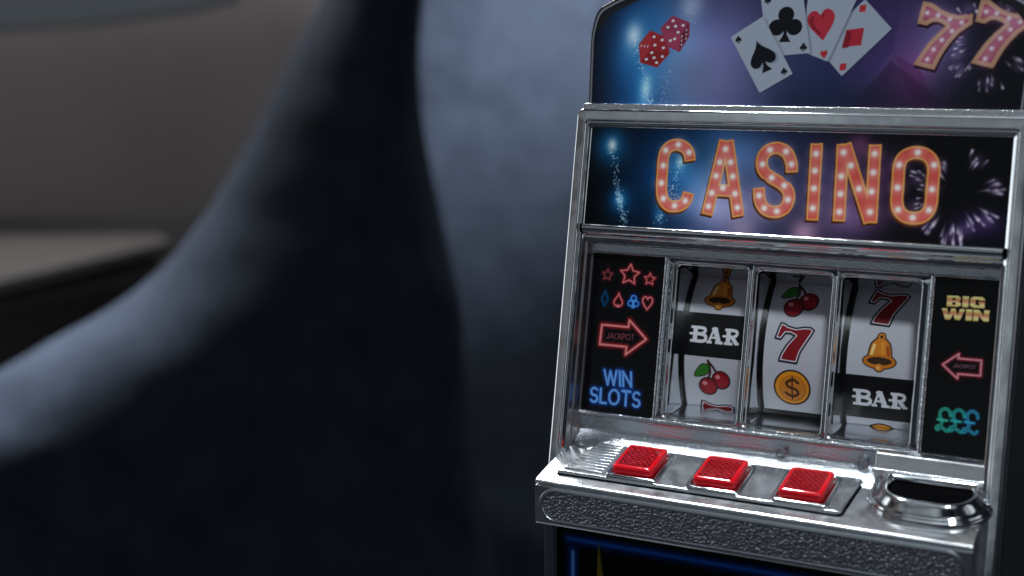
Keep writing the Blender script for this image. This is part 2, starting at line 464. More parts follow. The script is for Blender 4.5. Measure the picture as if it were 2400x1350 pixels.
GL = {  # single line letters in a box 0..w by 0..1: width, strokes
    'J': (.5, [[(.45, 1), (.45, .22)] + arc(.24, .22, .21, .22, 0, -180)]),
    'A': (.8, [[(0, 0), (.4, 1), (.8, 0)], [(.13, .33), (.67, .33)]]),
    'C': (.75, [arc(.42, .5, .42, .5, 50, 310, 16)]),
    'K': (.65, [[(0, 0), (0, 1)], [(.62, 1), (.02, .42)], [(.22, .6), (.65, 0)]]),
    'P': (.6, [[(0, 0), (0, 1), (.3, 1)] + arc(.33, .74, .27, .26, 90, -90, 8) + [(0, .48)]]),
    'O': (.85, [arc(.43, .5, .43, .5, 0, 360, 22)]),
    'T': (.7, [[(0, 1), (.7, 1)], [(.35, 1), (.35, 0)]]),
    'W': (1.0, [[(0, 1), (.25, 0), (.5, .95), (.75, 0), (1, 1)]]),
    'I': (.0, [[(0, 0), (0, 1)]]),
    'N': (.65, [[(0, 0), (0, 1), (.65, 0), (.65, 1)]]),
    'S': (.6, [arc(.3, .74, .28, .26, 35, 270, 10) + arc(.3, .25, .29, .25, 90, -150, 10)]),
    'L': (.5, [[(0, 1), (0, 0), (.5, 0)]]),
}
def line(word, p0, p1, ptop, gap=0.25):    # strokes of a word, baseline p0 to p1, cap height towards ptop
    W = sum(GL[c][0] for c in word) + gap * (len(word) - 1); out = []; x = 0
    p0, p1, pt = map(np.array, (p0, p1, ptop))
    for c in word:
        for st in GL[c][1]:
            out.append([tuple(p0 + (p1 - p0) * (x + a) / W + (pt - p0) * b_) for a, b_ in st])
        x += GL[c][0] + gap
    return out

# ==================================================================== THE SLOT MACHINE
sm_root = empty('slot_machine', (0, 0, 0), 'chromed toy slot machine with casino sign, three fruit reels and three red buttons', 'slot machine')

# ---- chrome surround: one profile carried up the left side, across the top and down the right
def surround():
    prof = [(-.03, -.40), (-.03, -.15), (.0, -.11), (.035, -.10), (.045, -.065), (.075, -.055), (.09, -.06), (.105, -.015), (.125, 0.005),
            (.15, .0), (.30, .0), (.335, -.008), (.356, -.035), (.364, -.075), (.364, -.33), (.345, -.345), (.345, -.40), (.375, -.42), (.385, -.46), (.385, -.62), (.36, -.64)]
    vb = -7.12; loops = []
    def ring(ub, vt, rc):
        pts = [(-ub, vb), (-ub, vb + 2), (-ub, -1)]
        for i in range(9):
            a = math.radians(180 - 90 * i / 8); pts.append((-ub + rc + rc * math.cos(a), vt - rc + rc * math.sin(a)))
        pts.append((0, vt))
        for i in range(9):
            a = math.radians(90 - 90 * i / 8); pts.append((ub - rc + rc * math.cos(a), vt - rc + rc * math.sin(a)))
        return pts + [(ub, -1), (ub, vb + 2), (ub, vb)]
    for o, w in prof:
        loops.append([P(a, b_, w) for a, b_ in ring(5.0 + o, 2.50 + o * 1.16, 0.05 + max(o, 0) * .35)])
    return loft(loops, closed=False)
fr = put('surround', *surround(), 'chrome', sm_root, smooth=True, angle=60)
put('top_ledge', *prism(rrect(-5.25, 5.25, 2.90, 3.05, .03, 2), lambda a, b_, h: P(a, b_, h), -.5, -.07), 'beaded_chrome', sm_root, bevel=.02)

# ---- body box and lower cabinet sides
def bodyprofile(x):
    return [(x,) + P(0, v_, w_)[1:] for v_, w_ in ((-5.75, -.62), (2.75, -.62))] + [(x, 8.0, 2.6), (x, 8.0, -ZB + .6), (x, -1.25, -ZB + .6), (x, -1.25, -6.9)]
bparts = [loft([bodyprofile(a), bodyprofile(b_)], True, True, True) for a, b_ in ((-5.37, -5.02), (5.02, 5.37))]
bparts.append(boxm(-5.019, 5.019, 7.7, 7.99, -ZB + .62, 2.59))
bparts.append(boxm(-5.018, 5.018, 1.2, 7.69, 2.35, 2.58))
put('body', *join(*bparts), 'leathered_black', sm_root, bevel=.06)

# ---- topper
def topper_outline(g=0.0, n=40):
    # straight shoulders then a low arch
    left = [(-5.17, 2.98), (-5.24, 4.37), (-5.25, 4.85), (-5.14, 5.35), (-4.88, 5.56), (-4.36, 5.78), (-2.9, 6.25), (-1.4, 6.5), (0, 6.56)]
    q = [left[0], left[1]] + sm(left[1:], 6)[1:]
    q = [(x + (g if x < -.01 else 0), y - (g if y > 4.5 else 0)) for x, y in q]
    return q + [(-x, y) for x, y in q[-2::-1]]
tp = put('topper', *prism(topper_outline(), lambda a, b_, h: P(a, b_, h), -1.1, -.20), 'gloss_black', sm_root, bevel=.05, seg=3)
o1, o2 = topper_outline(.07), topper_outline(.11)
put('topper_piping', *loft([[P(a, b_, -.21) for a, b_ in o1], [P(a, b_, -.165) for a, b_ in o1], [P(a, b_, -.165) for a, b_ in o2], [P(a, b_, -.21) for a, b_ in o2]], False), 'silver_rim', tp, smooth=True)

A = Art(-5.12, 5.12, 3.03, 6.35, 84, (3, 5, 9))
def blob(pt, rx, ry, c, a=1.0, p=2.0): A.glow(pt[0], pt[1], rx, ry, c, a, p)
A.glow(*(-3.866,4.438), 1.0, 1.9, (0, 55, 115), 1.0, 2.6)
A.glow(*(-3.402,4.121), 1.0, 1.8, (0, 52, 105), 0.8)
A.glow(*(-2.036,4.697), 1.6, 2.2, (75, 75, 125), 1.0, 2.4)
A.glow(*(-1.583,3.727), 1.3, 1.0, (60, 55, 90), 0.8)
A.glow(*(-2.714,3.899), .7, 1.3, (70, 95, 135), 0.7)
A.glow(*(0.421,3.74), 1.6, 1.2, (6, 24, 48), 0.9)
A.glow(*(1.381,5.01), 2.0, 1.8, (38, 26, 72), 0.9)
A.glow(*(2.671,4.416), 1.1, 1.5, (62, 40, 85), 0.9)
A.glow(*(3.191,4.455), .55, .8, (75, 80, 120), 0.7)
A.glow(*(2.678,3.837), .45, .6, (95, 12, 60), 0.75)
A.poly([(1.298,2.986),(2.204,4.126),(2.725,3.754),(3.414,3.186),(3.202,2.854),(1.313,2.817)], (28, 14, 40), a=0.45, soft=0.06)
A.poly([(2.276,4.251),(2.826,4.002),(3.54,2.616),(3.022,2.604)], (60, 14, 60), a=0.35, soft=0.05)
A.poly([(0.378,4.253),(1.723,5.929),(2.402,5.704),(2.228,4.334),(1.509,3.494)], (46, 30, 84), a=0.4, soft=0.05)
A.mottle(3, 0.12, 0.9)
for (p, rx, ry, c, a) in (((-4.09,4.757), .20, .28, (185, 200, 225), .95), ((-3.655,3.443), .13, .30, (140, 190, 225), .95), ((-4.098,4.575), .38, .6, (50, 105, 165), .7), ((-3.679,3.443), .25, .5, (30, 100, 170), .8), ((-2.664,5.46), .3, .35, (130, 150, 170), .75)):
    A.glow(p[0], p[1], rx, ry, c, a)
A.sparks([(-4.11,4.712),(-3.951,4.302),(-3.736,3.804),(-3.655,3.443),(-3.55,3.083)], .06, 110, (190, 220, 245), 5)
A.sparks([(-2.66,5.415),(-2.786,4.702),(-3.019,4.122),(-3.19,3.358),(-3.253,2.998)], .09, 120, (170, 190, 215), 6, (.006, .015))
A.sparks([(-4.159,3.347),(-2.09,4.255),(0.178,4.038),(2.345,3.419),(4.27,4.249)], 1.3, 60, (150, 150, 180), 8, (.004, .009))
# dice
d1 = [(-3.908,4.521),(-3.658,4.835),(-3.255,4.679),(-3.142,4.316),(-3.419,3.994),(-3.839,4.104)]
d1c = (-3.619,4.401)
A.poly(d1, (165, 30, 38), grow=.03)
A.poly([d1[0], d1[1], d1c, d1[5]], (175, 38, 44)); A.poly([d1[1], d1[2], d1[3], d1c], (160, 28, 34)); A.poly([d1c, d1[3], d1[4], d1[5]], (140, 22, 24), soft=.02)
d2 = [(-3.375,4.908),(-3.112,5.192),(-2.687,5.027),(-2.678,4.717),(-2.878,4.374),(-3.185,4.501)]
d2b = (-2.858,4.752)
A.poly(d2, (150, 45, 72), grow=.03)
A.poly([d2[1], d2[2], d2b, d2[0]], (150, 45, 75), soft=.02); A.poly([d2[2], d2[3], d2[4], d2b], (105, 22, 42)); A.poly([d2[0], d2b, d2[4], d2[5]], (165, 50, 78), soft=.02)
A.poly(d1, (165, 30, 38), grow=.025, a=0.0)
for p in [(-3.556,4.71),(-3.336,4.634),(-3.516,4.511),(-3.288,4.443),(-3.58,4.325),(-3.707,4.164),(-3.51,4.201),(-3.296,4.231),(-3.433,4.082),(-3.096,5.096),(-3.215,4.941),(-3.02,4.964),(-2.829,4.982),(-2.944,4.817),(-3.123,4.616),(-3.016,4.659)]:
    A.ell(p[0], p[1], .042, .034, (215, 215, 220))
for p in [(-3.869,4.496),(-3.787,4.487),(-3.703,4.478),(-2.727,4.868),(-2.726,4.764),(-2.73,4.664),(-2.834,4.715),(-2.832,4.614),(-2.828,4.513)]:
    A.poly(xf([(-.5, -1), (.5, -.6), (.5, 1), (-.5, .6)], p, .026, .036, -.25), (205, 200, 208))
# playing cards, right one lowest
def card(q, shade=True):
    A.poly([(x + .05, y - .02) for x, y in q], (10, 14, 35), a=0.55, soft=.10)
    A.poly(q, (158, 170, 185), grow=.03)
    return q
q = card([(1.509,5.492),(2.123,4.855),(1.122,3.82),(0.511,4.466)])
A.glow(*(0.986,4.676), .12, .75, (0, 0, 0), 0)
A.poly([(1.143,4.835),(1.543,4.882),(1.505,4.483),(1.07,4.442)], (182, 28, 42)); A.poly([(1.143,4.835),(1.275,4.767),(1.219,4.429),(1.072,4.413)], (120, 14, 28), a=.8)
for p in [(1.473,5.325),(1.133,3.99)]:
    A.poly(xf([(-.45, .4), (.5, .5), (.42, -.42), (-.5, -.5)], p, .155, .175), (190, 35, 42))
q = card([(0.235,5.923),(1.328,5.643),(0.753,4.146),(0.149,4.382)])
suit(A, 'heart', (0.554,4.969), .76, .17, (188, 32, 48)); suit(A, 'heart', (0.49,4.961), .50, .17, (140, 18, 30)); suit(A, 'heart', (0.611,4.96), .57, .17, (190, 34, 50))
suit(A, 'heart', (0.669,4.278), .20, .15, (185, 32, 40))
q = card([(-0.978,5.909),(0.006,5.8),(0.31,4.338),(-0.634,4.254)])
suit(A, 'club', (-0.294,4.996), .86, .02, (8, 9, 14)); suit(A, 'club', (0.174,4.45), .19, .02, (12, 13, 18)); suit(A, 'club', (-0.768,5.548), .17, .02, (12, 13, 18))
q = card([(-1.565,4.681),(-0.866,5.133),(-0.067,3.84),(-0.772,3.415)])
A.glow(*(-0.534,4.124), .22, .22, (0, 0, 0), 0)
A.poly(xf(SPADE, (-0.719,4.21), .72, .72, .45), (90, 105, 130), a=.5, soft=.08)
suit(A, 'spade', (-0.803,4.241), .78, .42, (8, 9, 14)); suit(A, 'spade', (-1.411,4.64), .19, .2, (12, 13, 18)); suit(A, 'spade', (-0.239,3.891), .19, .2, (12, 13, 18))
# fireworks and sevens
fc = (4.208,4.532)
for ang, dd, n, sd in ((-128, .86, 8, 1), (-80, 1.0, 9, 2), (175, .62, 5, 3), (205, .70, 5, 7), (118, .95, 7, 4), (60, 1.0, 7, 5), (-35, 1.0, 7, 6)):
    A.firework(fc[0], fc[1], ang, dd, 15, n, sd, .62)
for k, (ox, oy, sx) in enumerate(((0, 0, 1.0), (712, -18, 1.04))):
    pts = ([(2.804,5.461),(2.968,5.43),(3.07,5.383),(3.231,5.262),(3.396,5.186),(3.593,5.138),(3.768,5.145),(3.905,5.17),(3.907,4.935),(3.807,4.873),(3.627,4.73),(3.483,4.549),(3.358,4.35),(3.267,4.168),(3.208,4.022),(3.171,3.931),(2.705,4.048),(2.846,4.296),(3.004,4.552),(3.184,4.752),(3.34,4.9),(3.255,4.961),(3.145,5.004),(3.039,4.994),(2.93,4.919),(2.716,4.967)],
           [(4.045,5.474),(4.226,5.47),(4.327,5.388),(4.482,5.268),(4.659,5.185),(4.832,5.147),(5.0,5.154),(5.149,5.178),(5.152,4.93),(5.057,4.86),(4.883,4.72),(4.728,4.543),(4.599,4.347),(4.511,4.168),(4.453,4.043),(4.416,3.968),(3.932,4.087),(4.077,4.33),(4.231,4.563),(4.412,4.768),(4.587,4.927),(4.505,4.982),(4.382,5.032),(4.28,5.021),(4.174,4.945),(3.957,4.994)])[k]
    A.poly([(x + .02, y - .06) for x, y in pts], (30, 12, 22), grow=.01)
    A.poly(pts, (190, 135, 95), grow=.0)
    A.poly(pts, (150, 48, 62), grow=-.095)
    cx = sum(p[0] for p in pts) / len(pts)
    for x, y in ([(2.917,5.198),(3.159,5.141),(3.417,5.051),(3.676,4.979),(3.482,4.789),(3.283,4.594),(3.121,4.385),(3.002,4.163)], [(4.176,5.211),(4.4,5.168),(4.663,5.051),(4.901,4.976),(4.709,4.81),(4.517,4.623),(4.354,4.402),(4.237,4.176)])[k]:
        A.glow(x, y, .17, .17, (190, 110, 150), .6); A.glow(x, y, .05, .05, (205, 225, 230), .95, 3)
A.C = A.C * .80 + A.C.mean(axis=2, keepdims=True) * .08 + np.array([.034, .038, .048])  # pale glass haze is mixed into the print colours
A.mesh('topper_print', lambda x, y: P(x, y, x * 0 - .19), 'printed_foil', tp, inside=lambda X, Y: (np.abs(X) < 5.09 + (Y - 3) * .04) & (Y < 6.40 - .045 * X ** 2 * (1 + .004 * X ** 2)) & (np.abs(X) + Y * .8 < 8.98) & (np.abs(X) * .7 + Y < 8.82))

# ---- casino sign
A = Art(-5.0, 5.0, 0.06, 2.50, 88, (2, 4, 7))
for (p, rx, ry, c, a) in (
    ((-2.833,1.687), 1.2, 1.1, (5, 52, 100), .95), ((-2.316,0.829), 1.1, .9, (4, 42, 84), .9), ((-4.036,0.563), .55, .5, (0, 28, 52), .8),
    ((-1.415,2.053), .9, .8, (40, 74, 122), .8), ((-1.108,0.703), 1.3, .8, (96, 86, 132), .95), ((-1.903,1.077), .5, .7, (90, 110, 155), .6),
    ((-0.252,1.55), 1.3, 1.2, (34, 50, 92), .8), ((0.889,1.416), .9, 1.0, (60, 50, 88), .75), ((1.794,1.104), .8, .9, (70, 38, 72), .75),
    ((1.681,2.187), .25, .28, (120, 55, 95), .7), ((0.567,0.209), .32, .28, (165, 115, 135), .75), ((-0.921,0.171), .3, .25, (150, 115, 140), .6),
    ((-1.281,0.514), .9, .5, (125, 118, 160), .75), ((-0.93,1.886), .7, .6, (60, 84, 130), .6), ((1.265,0.642), .9, .5, (95, 72, 110), .55),
    ((2.393,1.647), .5, .6, (50, 28, 58), .6), ((1.628,0.487), .8, .4, (70, 50, 85), .6), ((4.386,0.549), .6, .35, (45, 30, 75), .8),
    ((-4.424,2.012), .42, .45, (20, 95, 150), .9), ((-4.4,2.036), .12, .15, (215, 220, 205), .95), ((-4.089,0.702), .25, .28, (20, 95, 165), .85), ((-4.079,0.702), .09, .12, (150, 200, 235), .9),
    ((-2.588,1.695), .28, .35, (45, 110, 165), .85), ((-2.588,1.695), .10, .14, (170, 205, 225), .8), ((-3.018,0.426), .16, .25, (30, 100, 160), .7)):
    A.glow(p[0], p[1], rx, ry, c, a)
A.mottle(11, 0.15, 0.7)
A.sparks([(-4.394,1.966),(-4.308,1.59),(-4.185,1.075),(-4.089,0.702),(-3.968,0.378),(-3.899,0.17)], .055, 190, (180, 215, 240), 21, (.008, .02))
A.sparks([(-2.544,1.743),(-2.657,1.369),(-2.743,0.949),(-2.931,0.569),(-3.046,0.192)], .075, 150, (190, 215, 235), 22, (.008, .018))
A.sparks([(-2.164,1.847),(-0.666,0.995),(1.541,1.529),(3.684,1.188),(4.921,0.827)], .8, 40, (120, 130, 160), 23, (.004, .009))
fc = (3.868,1.196)
for ang, dd, n, sd, k in ((125, .72, 6, 1, .85), (62, .92, 7, 2, .95), (15, .92, 9, 3, 1.0), (-38, .98, 10, 4, 1.0), (-92, 1.05, 12, 5, 1.1), (-70, .9, 6, 15, 1.0), (-128, 1.0, 9, 6, 1.0), (162, 1.0, 9, 8, .9), (198, 1.0, 6, 9, .8)):
    A.firework(fc[0], fc[1], ang, dd, 13, n, sd, k * .82)
LET = {
 'C': ([[(-2.341,1.713),(-2.381,1.886),(-2.491,2.03),(-2.683,2.099),(-2.876,2.056),(-2.993,1.923),(-3.03,1.727),(-3.025,1.448),(-3.017,1.146),(-2.99,0.892),(-2.905,0.719),(-2.778,0.623),(-2.625,0.617),(-2.462,0.657),(-2.356,0.782),(-2.309,0.963)]], 'sm', [(-2.673,2.099),(-2.985,1.951),(-2.388,1.918),(-3.017,1.583),(-3.029,1.16),(-2.941,0.787),(-2.641,0.63),(-2.378,0.758)]),
 'A': ([[(-1.512,2.241),(-1.809,0.455)], [(-1.441,2.238),(-1.03,0.449)], [(-1.613,1.053),(-1.209,1.043)]], 'ln', [(-1.48,2.028),(-1.599,1.71),(-1.329,1.719),(-1.661,1.384),(-1.248,1.386),(-1.466,1.109),(-1.731,0.975),(-1.156,0.982),(-1.789,0.657),(-1.072,0.66)]),
 'S': ([[(0.165,1.534),(0.138,1.742),(0.012,1.988),(-0.216,2.092),(-0.432,2.037),(-0.557,1.88),(-0.562,1.673),(-0.469,1.506),(-0.303,1.396),(-0.14,1.313),(0.015,1.217),(0.132,1.066),(0.144,0.875),(0.064,0.697),(-0.111,0.609),(-0.296,0.617),(-0.441,0.7),(-0.543,0.865),(-0.591,1.151)]], 'sm', [(-0.4,2.038),(-0.013,2.013),(0.14,1.724),(-0.551,1.701),(-0.303,1.396),(0.014,1.225),(0.124,0.901),(-0.112,0.622),(-0.421,0.678),(-0.571,0.967)]),
 'I': ([[(0.692,2.225),(0.735,0.452)]], 'ln', [(0.694,1.982),(0.7,1.594),(0.713,1.188),(0.724,0.734)]),
 'N': ([[(1.298,2.228),(1.35,0.467)], [(1.342,2.23),(2.05,0.474)], [(2.027,2.236),(2.072,0.467)]], 'ln', [(1.323,2.032),(1.514,1.741),(1.316,1.489),(1.741,1.223),(1.333,1.088),(1.341,0.681),(2.028,2.024),(2.033,1.604),(2.03,1.171),(2.034,0.712)]),
 'O': ([[(2.969,2.083),(3.152,2.041),(3.286,1.927),(3.354,1.746),(3.357,1.513),(3.357,1.258),(3.359,0.982),(3.305,0.78),(3.17,0.654),(2.993,0.623),(2.805,0.66),(2.668,0.786),(2.611,0.968),(2.602,1.225),(2.598,1.483),(2.596,1.762),(2.656,1.949),(2.791,2.047)]], 'cl', [(2.977,2.083),(2.593,1.792),(3.353,1.818),(2.597,1.285),(3.351,1.279),(2.65,0.794),(3.323,0.819),(2.984,0.635)]),
}
for ch in 'CASINO':
    strokes, kind, bulbs = LET[ch]
    strokes = [sm(s_, 5, kind == 'cl') if kind != 'ln' else s_ for s_ in strokes]
    W0 = .29
    for pas, (dx, dy, w, c) in enumerate(((-.03, -.055, W0, (58, 26, 16)), (-.015, -.03, W0, (95, 45, 22)), (0, 0, W0, (228, 150, 72)), (0, 0, W0 - .085, (216, 80, 70)))):
        for s_ in strokes:
            q = [(x + dx, y + dy) for x, y in s_]
            if pas == 3 and kind != 'cl':    # pull the red in from the butt ends
                if not (ch == 'A' and s_ is strokes[2]):
                    for _ in (0, 1):
                        e0 = np.array(q[0])
                        while len(q) > 2 and np.hypot(*(np.array(q[1]) - e0)) < .05: q = q[1:]
                        d_ = np.array(q[1]) - e0; q = [tuple(e0 + d_ / np.linalg.norm(d_) * .042)] + q[1:]; q = q[::-1]
            A.stroke(q, w * (.86 if ch in 'AN' and kind == 'ln' and s_ is not strokes[0] and False else 1), c, closed=(kind == 'cl'), butt=(kind != 'cl'))
    for x, y in bulbs:
        A.glow(x, y, .17, .17, (245, 165, 155), .55); A.glow(x, y, .072, .072, (252, 250, 232), 1.0, 3.0)
sign = A.mesh('casino_sign', lambda x, y: P(x, y, x * 0 - .138), 'printed_foil', sm_root)

# ---- bar between sign and reels
def bar(prof, u0, u1):
    return loft([[P(u0, v_, w_) for v_, w_ in prof], [P(u1, v_, w_) for v_, w_ in prof]], False)
rail = [(.07, -.20), (.08, -.06), (.06, -.01), (.02, .02), (-.03, .02), (-.08, .0), (-.14, -.05), (-.18, -.11), (-.20, -.16), (-.22, -.17), (-.25, -.165), (-.27, -.20), (-.29, -.26), (-.33, -.27), (-.35, -.33)]
put('sign_rail', *bar(rail, -4.96, 4.96), 'chrome', sm_root, smooth=True, angle=50)
head = [(-.33, -.30), (-.35, -.46), (-.37, -.485), (-.40, -.49), (-.56, -.485), (-.60, -.495), (-.62, -.53), (-.62, -.72)]
put('header_strip', *bar(head, -4.93, 4.93), 'grained_chrome', sm_root, smooth=True, angle=60)

# ---- side walls of the recess
def wallstrip(s_):
    pr = [(4.97, -.10), (4.95, -.32), (4.915, -.335), (4.915, -.355), (4.935, -.37), (4.90, -.60), (4.87, -.62), (4.86, -.70)]
    return loft([[P(s_ * a, v_, w_) for a, w_ in pr] for v_ in (-.30, -2.0, -4.0, -5.5)], False)
for s_ in (-1, 1):
    put('recess_wall', *wallstrip(s_), 'satin_chrome', sm_root, smooth=True, angle=40)

WC, WP, WW = 0.249, 2.024, 1.823
PT, PB, PD = -0.6029, -4.5781, 0.6852
BL, BR_ = WC - 3.12, WC + 3.17       # outer edges of the chrome bezel round the reels
# ---- left printed panel
A = Art(-4.88, BL - .08, PB - .05, PT + .02, 118, (7, 9, 12))
pk, rd = (228, 128, 130), (190, 30, 40)
for c, r_, dim in (((-3.875,-1.096), .262, 1.0), ((-4.472,-1.138), .145, .45), ((-3.337,-1.17), .148, .9)):  # low dim on the left star paints in the darker reflection
    A.neon(star(c, r_, r_ * .50, 2), .034 if dim == 1 else .026, pk, rd, .05, True, dim)
c = (-4.491,-1.735); A.neon(xf(DIAM, c, .24, .36), .028, (10, 90, 140), (0, 50, 100), .05, True, .8)
c = (-4.124,-1.756); A.neon(xf(mirror([(.0, .5)] + sm([(.08, .32), (.3, .05), (.38, -.14), (.28, -.33), (.1, -.36)], 4)), c, .30, .36), .030, pk, rd, .05, True)
A.poly(xf([(-.2, -.5), (.2, -.5), (0, -.22)], c, .28, .34), pk)
c = (-3.717,-1.755); 
for p in ((0, .24), (-.24, -.12), (.24, -.12)):
    q = xf([p], c, .30, .36)[0]; A.neon(arc(q[0], q[1], .067, .067, 0, 360, 16), .028, (95, 165, 245), (10, 70, 190), .05, True)
A.poly(xf([(-.18, -.48), (.18, -.48), (0, -.18)], c, .28, .34), (95, 165, 245))
A.neon(xf(HEART, (-3.347,-1.757), .31, .33), .030, (232, 140, 142), rd, .05, True)
ar = [(-4.51,-2.391),(-3.793,-2.389),(-3.781,-2.215),(-3.296,-2.649),(-3.813,-3.074),(-3.8,-2.879),(-4.526,-2.882)]
A.neon(ar, .052, (235, 140, 140), (200, 35, 40), .075, True)
for st in line('JACKPOT', (-4.356,-2.716), (-3.627,-2.704), (-4.352,-2.578), .22): A.stroke(st, .017, (150, 75, 90))
for word, a_, b_, t_ in (('WIN', (-4.303,-3.86), (-3.589,-3.845), (-4.341,-3.509)), ('SLOTS', (-4.648,-4.33), (-3.328,-4.323), (-4.657,-3.98))):
    for st in line(word, a_, b_, t_, .27): A.neon(st, .060, (105, 165, 240), (10, 65, 170), .075)
A.sparks([(-4.6, -1), (-4, -2.5), (-3.5, -4)], .5, 26, (90, 95, 105), 31, (.006, .011))
# the left end's darker reflection is painted only as dimmer leftmost neon
A.mesh('left_panel', lambda x, y: P(x, y, x * 0 - PD), 'printed_foil', sm_root)

# ---- right printed panel
A = Art(BR_ + .08, 4.88, PB - .05, PT + .02, 118, (5, 6, 8))
def gold(pts, y0, y1):
    sl = A.bb(pts, .03); d = A.sdf(pts, sl); mk = np.clip(.5 - d / A.px, 0, 1)
    t = (A.Y[sl] - y0) / (y1 - y0)
    c = np.stack([225 - 20 * np.cos(9 * t), 185 - 45 * np.cos(9 * t + .5), 125 - 30 * np.cos(9 * t)], -1) / 255
    A.C[sl] = A.C[sl] * (1 - mk[..., None]) + c * mk[..., None]
BOLD = {  # heavy wide letters: outline, holes
 'B': ([(0, 0), (.72, 0), (.95, .12), (.95, .38), (.82, .5), (.92, .62), (.92, .88), (.72, 1), (0, 1)], [[(.36, .2), (.36, .4), (.6, .4), (.6, .2)], [(.36, .62), (.36, .8), (.58, .8), (.58, .62)]]),
 'I': ([(0, 0), (.42, 0), (.42, 1), (0, 1)], []),
 'G': ([(.22, 0), (.98, 0), (.98, .58), (.55, .58), (.55, .42), (.64, .42), (.64, .22), (.36, .28), (.36, .74), (.62, .74), (.62, .68), (.98, .68), (.98, .8), (.8, 1), (.2, 1), (0, .82), (0, .18)], []),
 'W': ([(.28, 0), (.62, 0), (.80, .5), (.96, 0), (1.28, 0), (1.58, 1), (1.22, 1), (1.10, .42), (.92, 1), (.64, 1), (.50, .42), (.36, 1), (0, 1)], []),
 'N': ([(0, 0), (.36, 0), (.36, .5), (.72, 0), (1.05, 0), (1.05, 1), (.70, 1), (.70, .5), (.36, 1), (0, 1)], []),
}
def bold(word, p0, p1, pt, gap=.1):
    wd = {'B': .95, 'I': .42, 'G': .98, 'W': 1.58, 'N': 1.05}
    Wt = sum(wd[c] for c in word) + gap * (len(word) - 1); x = 0
    p0, p1, pt = map(np.array, (p0, p1, pt))
    f = lambda q, x: [tuple(p0 + (p1 - p0) * (x + a) / Wt + (pt - p0) * b_) for a, b_ in q]
    for c in word:
        gold(f(BOLD[c][0], x), p0[1], pt[1])
        for h in BOLD[c][1]: A.poly(f(h, x), (5, 6, 8))
        x += wd[c] + gap
bold('BIG', (3.773,-1.265), (4.585,-1.244), (3.768,-1.018))
bold('WIN', (3.674,-1.558), (4.694,-1.527), (3.675,-1.308), .07)
A.neon([(3.795,-2.559),(4.126,-2.286),(4.114,-2.394),(4.611,-2.388),(4.618,-2.726),(4.136,-2.734),(4.135,-2.841)], .036, (225, 150, 160), (190, 35, 55), .05, True)
for st in line('JACKPOT', (4.019,-2.596), (4.5,-2.59), (4.021,-2.521), .22): A.stroke(st, .015, (125, 85, 98))
for k, (x, y) in enumerate([(3.916,-3.785),(4.211,-3.777),(4.501,-3.775)]):
    cc = [(60, 190, 165), (50, 180, 180), (55, 160, 205)][k]; hh = [(0, 110, 85), (0, 100, 95), (0, 90, 140)][k]
    body = sm([(.16, .11), (.13, .20), (.02, .25), (-.09, .19), (-.10, .08), (-.05, -.02), (-.06, -.12), (-.13, -.22), (-.17, -.18), (-.12, -.14), (.0, -.18), (.10, -.23), (.17, -.18)], 5)
    q = [(x + a * .86, y + b_ * 1.02) for a, b_ in body]
    A.neon(q, .060, cc, hh, .045); A.stroke(q, .020, (12, 80, 80))
    q = [(x - .13, y), (x + .07, y - .005)]; A.neon(q, .045, cc, hh, .04)
A.sparks([(4.2, -1.2), (4, -2.5), (4.2, -4)], .4, 18, (80, 85, 95), 32, (.006, .011))
A.mesh('right_panel', lambda x, y: P(x, y, x * 0 - PD), 'printed_foil', sm_root)

# ---- chrome bezel with three openings
RR = 2.62; RW = -1.56 - RR; RV = -2.62      # reel radius and axis
def bezel():
    parts = []; TT, BB = PT + .02, PB - .02
    xs = [BL, WC - WP / 2, WC + WP / 2, BR_]
    for i in range(3):
        x0, x1 = WC + WP * (i - 1) - WW / 2, WC + WP * (i - 1) + WW / 2
        y0, y1 = -4.4689, -0.7442
        L = []
        # outer cell outline sampled to match the rounded opening
        inner = rrect(x0, x1, y0, y1, .13, 6)
        mid = (xs[i], xs[i + 1], BB, TT)
        outer = []
        for k, (a, b_) in enumerate(inner):
            corner = k // 7; j = k % 7
            cx, cy = ((mid[1], mid[3]), (mid[0], mid[3]), (mid[0], mid[2]), (mid[1], mid[2]))[corner]
            # first half of the corner samples run along one side, second half along the other
            if corner == 0: p = (cx, b_) if j < 3 else ((a, cy) if j > 3 else (cx, cy))
            elif corner == 1: p = (a, cy) if j < 3 else ((cx, b_) if j > 3 else (cx, cy))
            elif corner == 2: p = (cx, b_) if j < 3 else ((a, cy) if j > 3 else (cx, cy))
            else: p = (a, cy) if j < 3 else ((cx, b_) if j > 3 else (cx, cy))
            outer.append(p)
        L.append([P(a, b_, -.70) for a, b_ in outer])
        for gr, w in ((.085, -.655), (.065, -.635), (.045, -.635), (.025, -.66), (.012, -.72), (.008, -.79), (.0, -.80), (-.015, -.81), (-.018, -.84), (.0, -.87)):
            L.append([P(a, b_, w) for a, b_ in rrect(x0 - gr, x1 + gr, y0 - gr, y1 + gr, .13 + gr * .7, 6)])
        for t in (.25, .5, .75, 1.0):      # polished throat, tapering towards the drum
            lp = []
            for a, b_ in rrect(x0, x1, y0 + .25 * t, y1 - .22 * t, .13 * (1 - .8 * t) + .004, 6):
                we_ = RW + math.sqrt(RR * RR - (b_ - RV) ** 2) + .02
                lp.append(P(a, b_, -.87 + (we_ + .87) * t))
            L.append(lp)
        parts.append(loft(L))
    return join(*parts)
bzl = put('reel_bezel', *bezel(), 'chrome', sm_root, smooth=True, angle=60)
bzl.data.materials.append(MATS['scuffed_chrome'])      # duller floor of each throat
for p_ in bzl.data.polygons:
    c_ = p_.center / S
    wv = -c_[1] * CT + (c_[2] - ZB) * ST; vv = c_[1] * ST + (c_[2] - ZB) * CT
    if wv < -.92 and vv < -4.4689 + .3: p_.material_index = 1
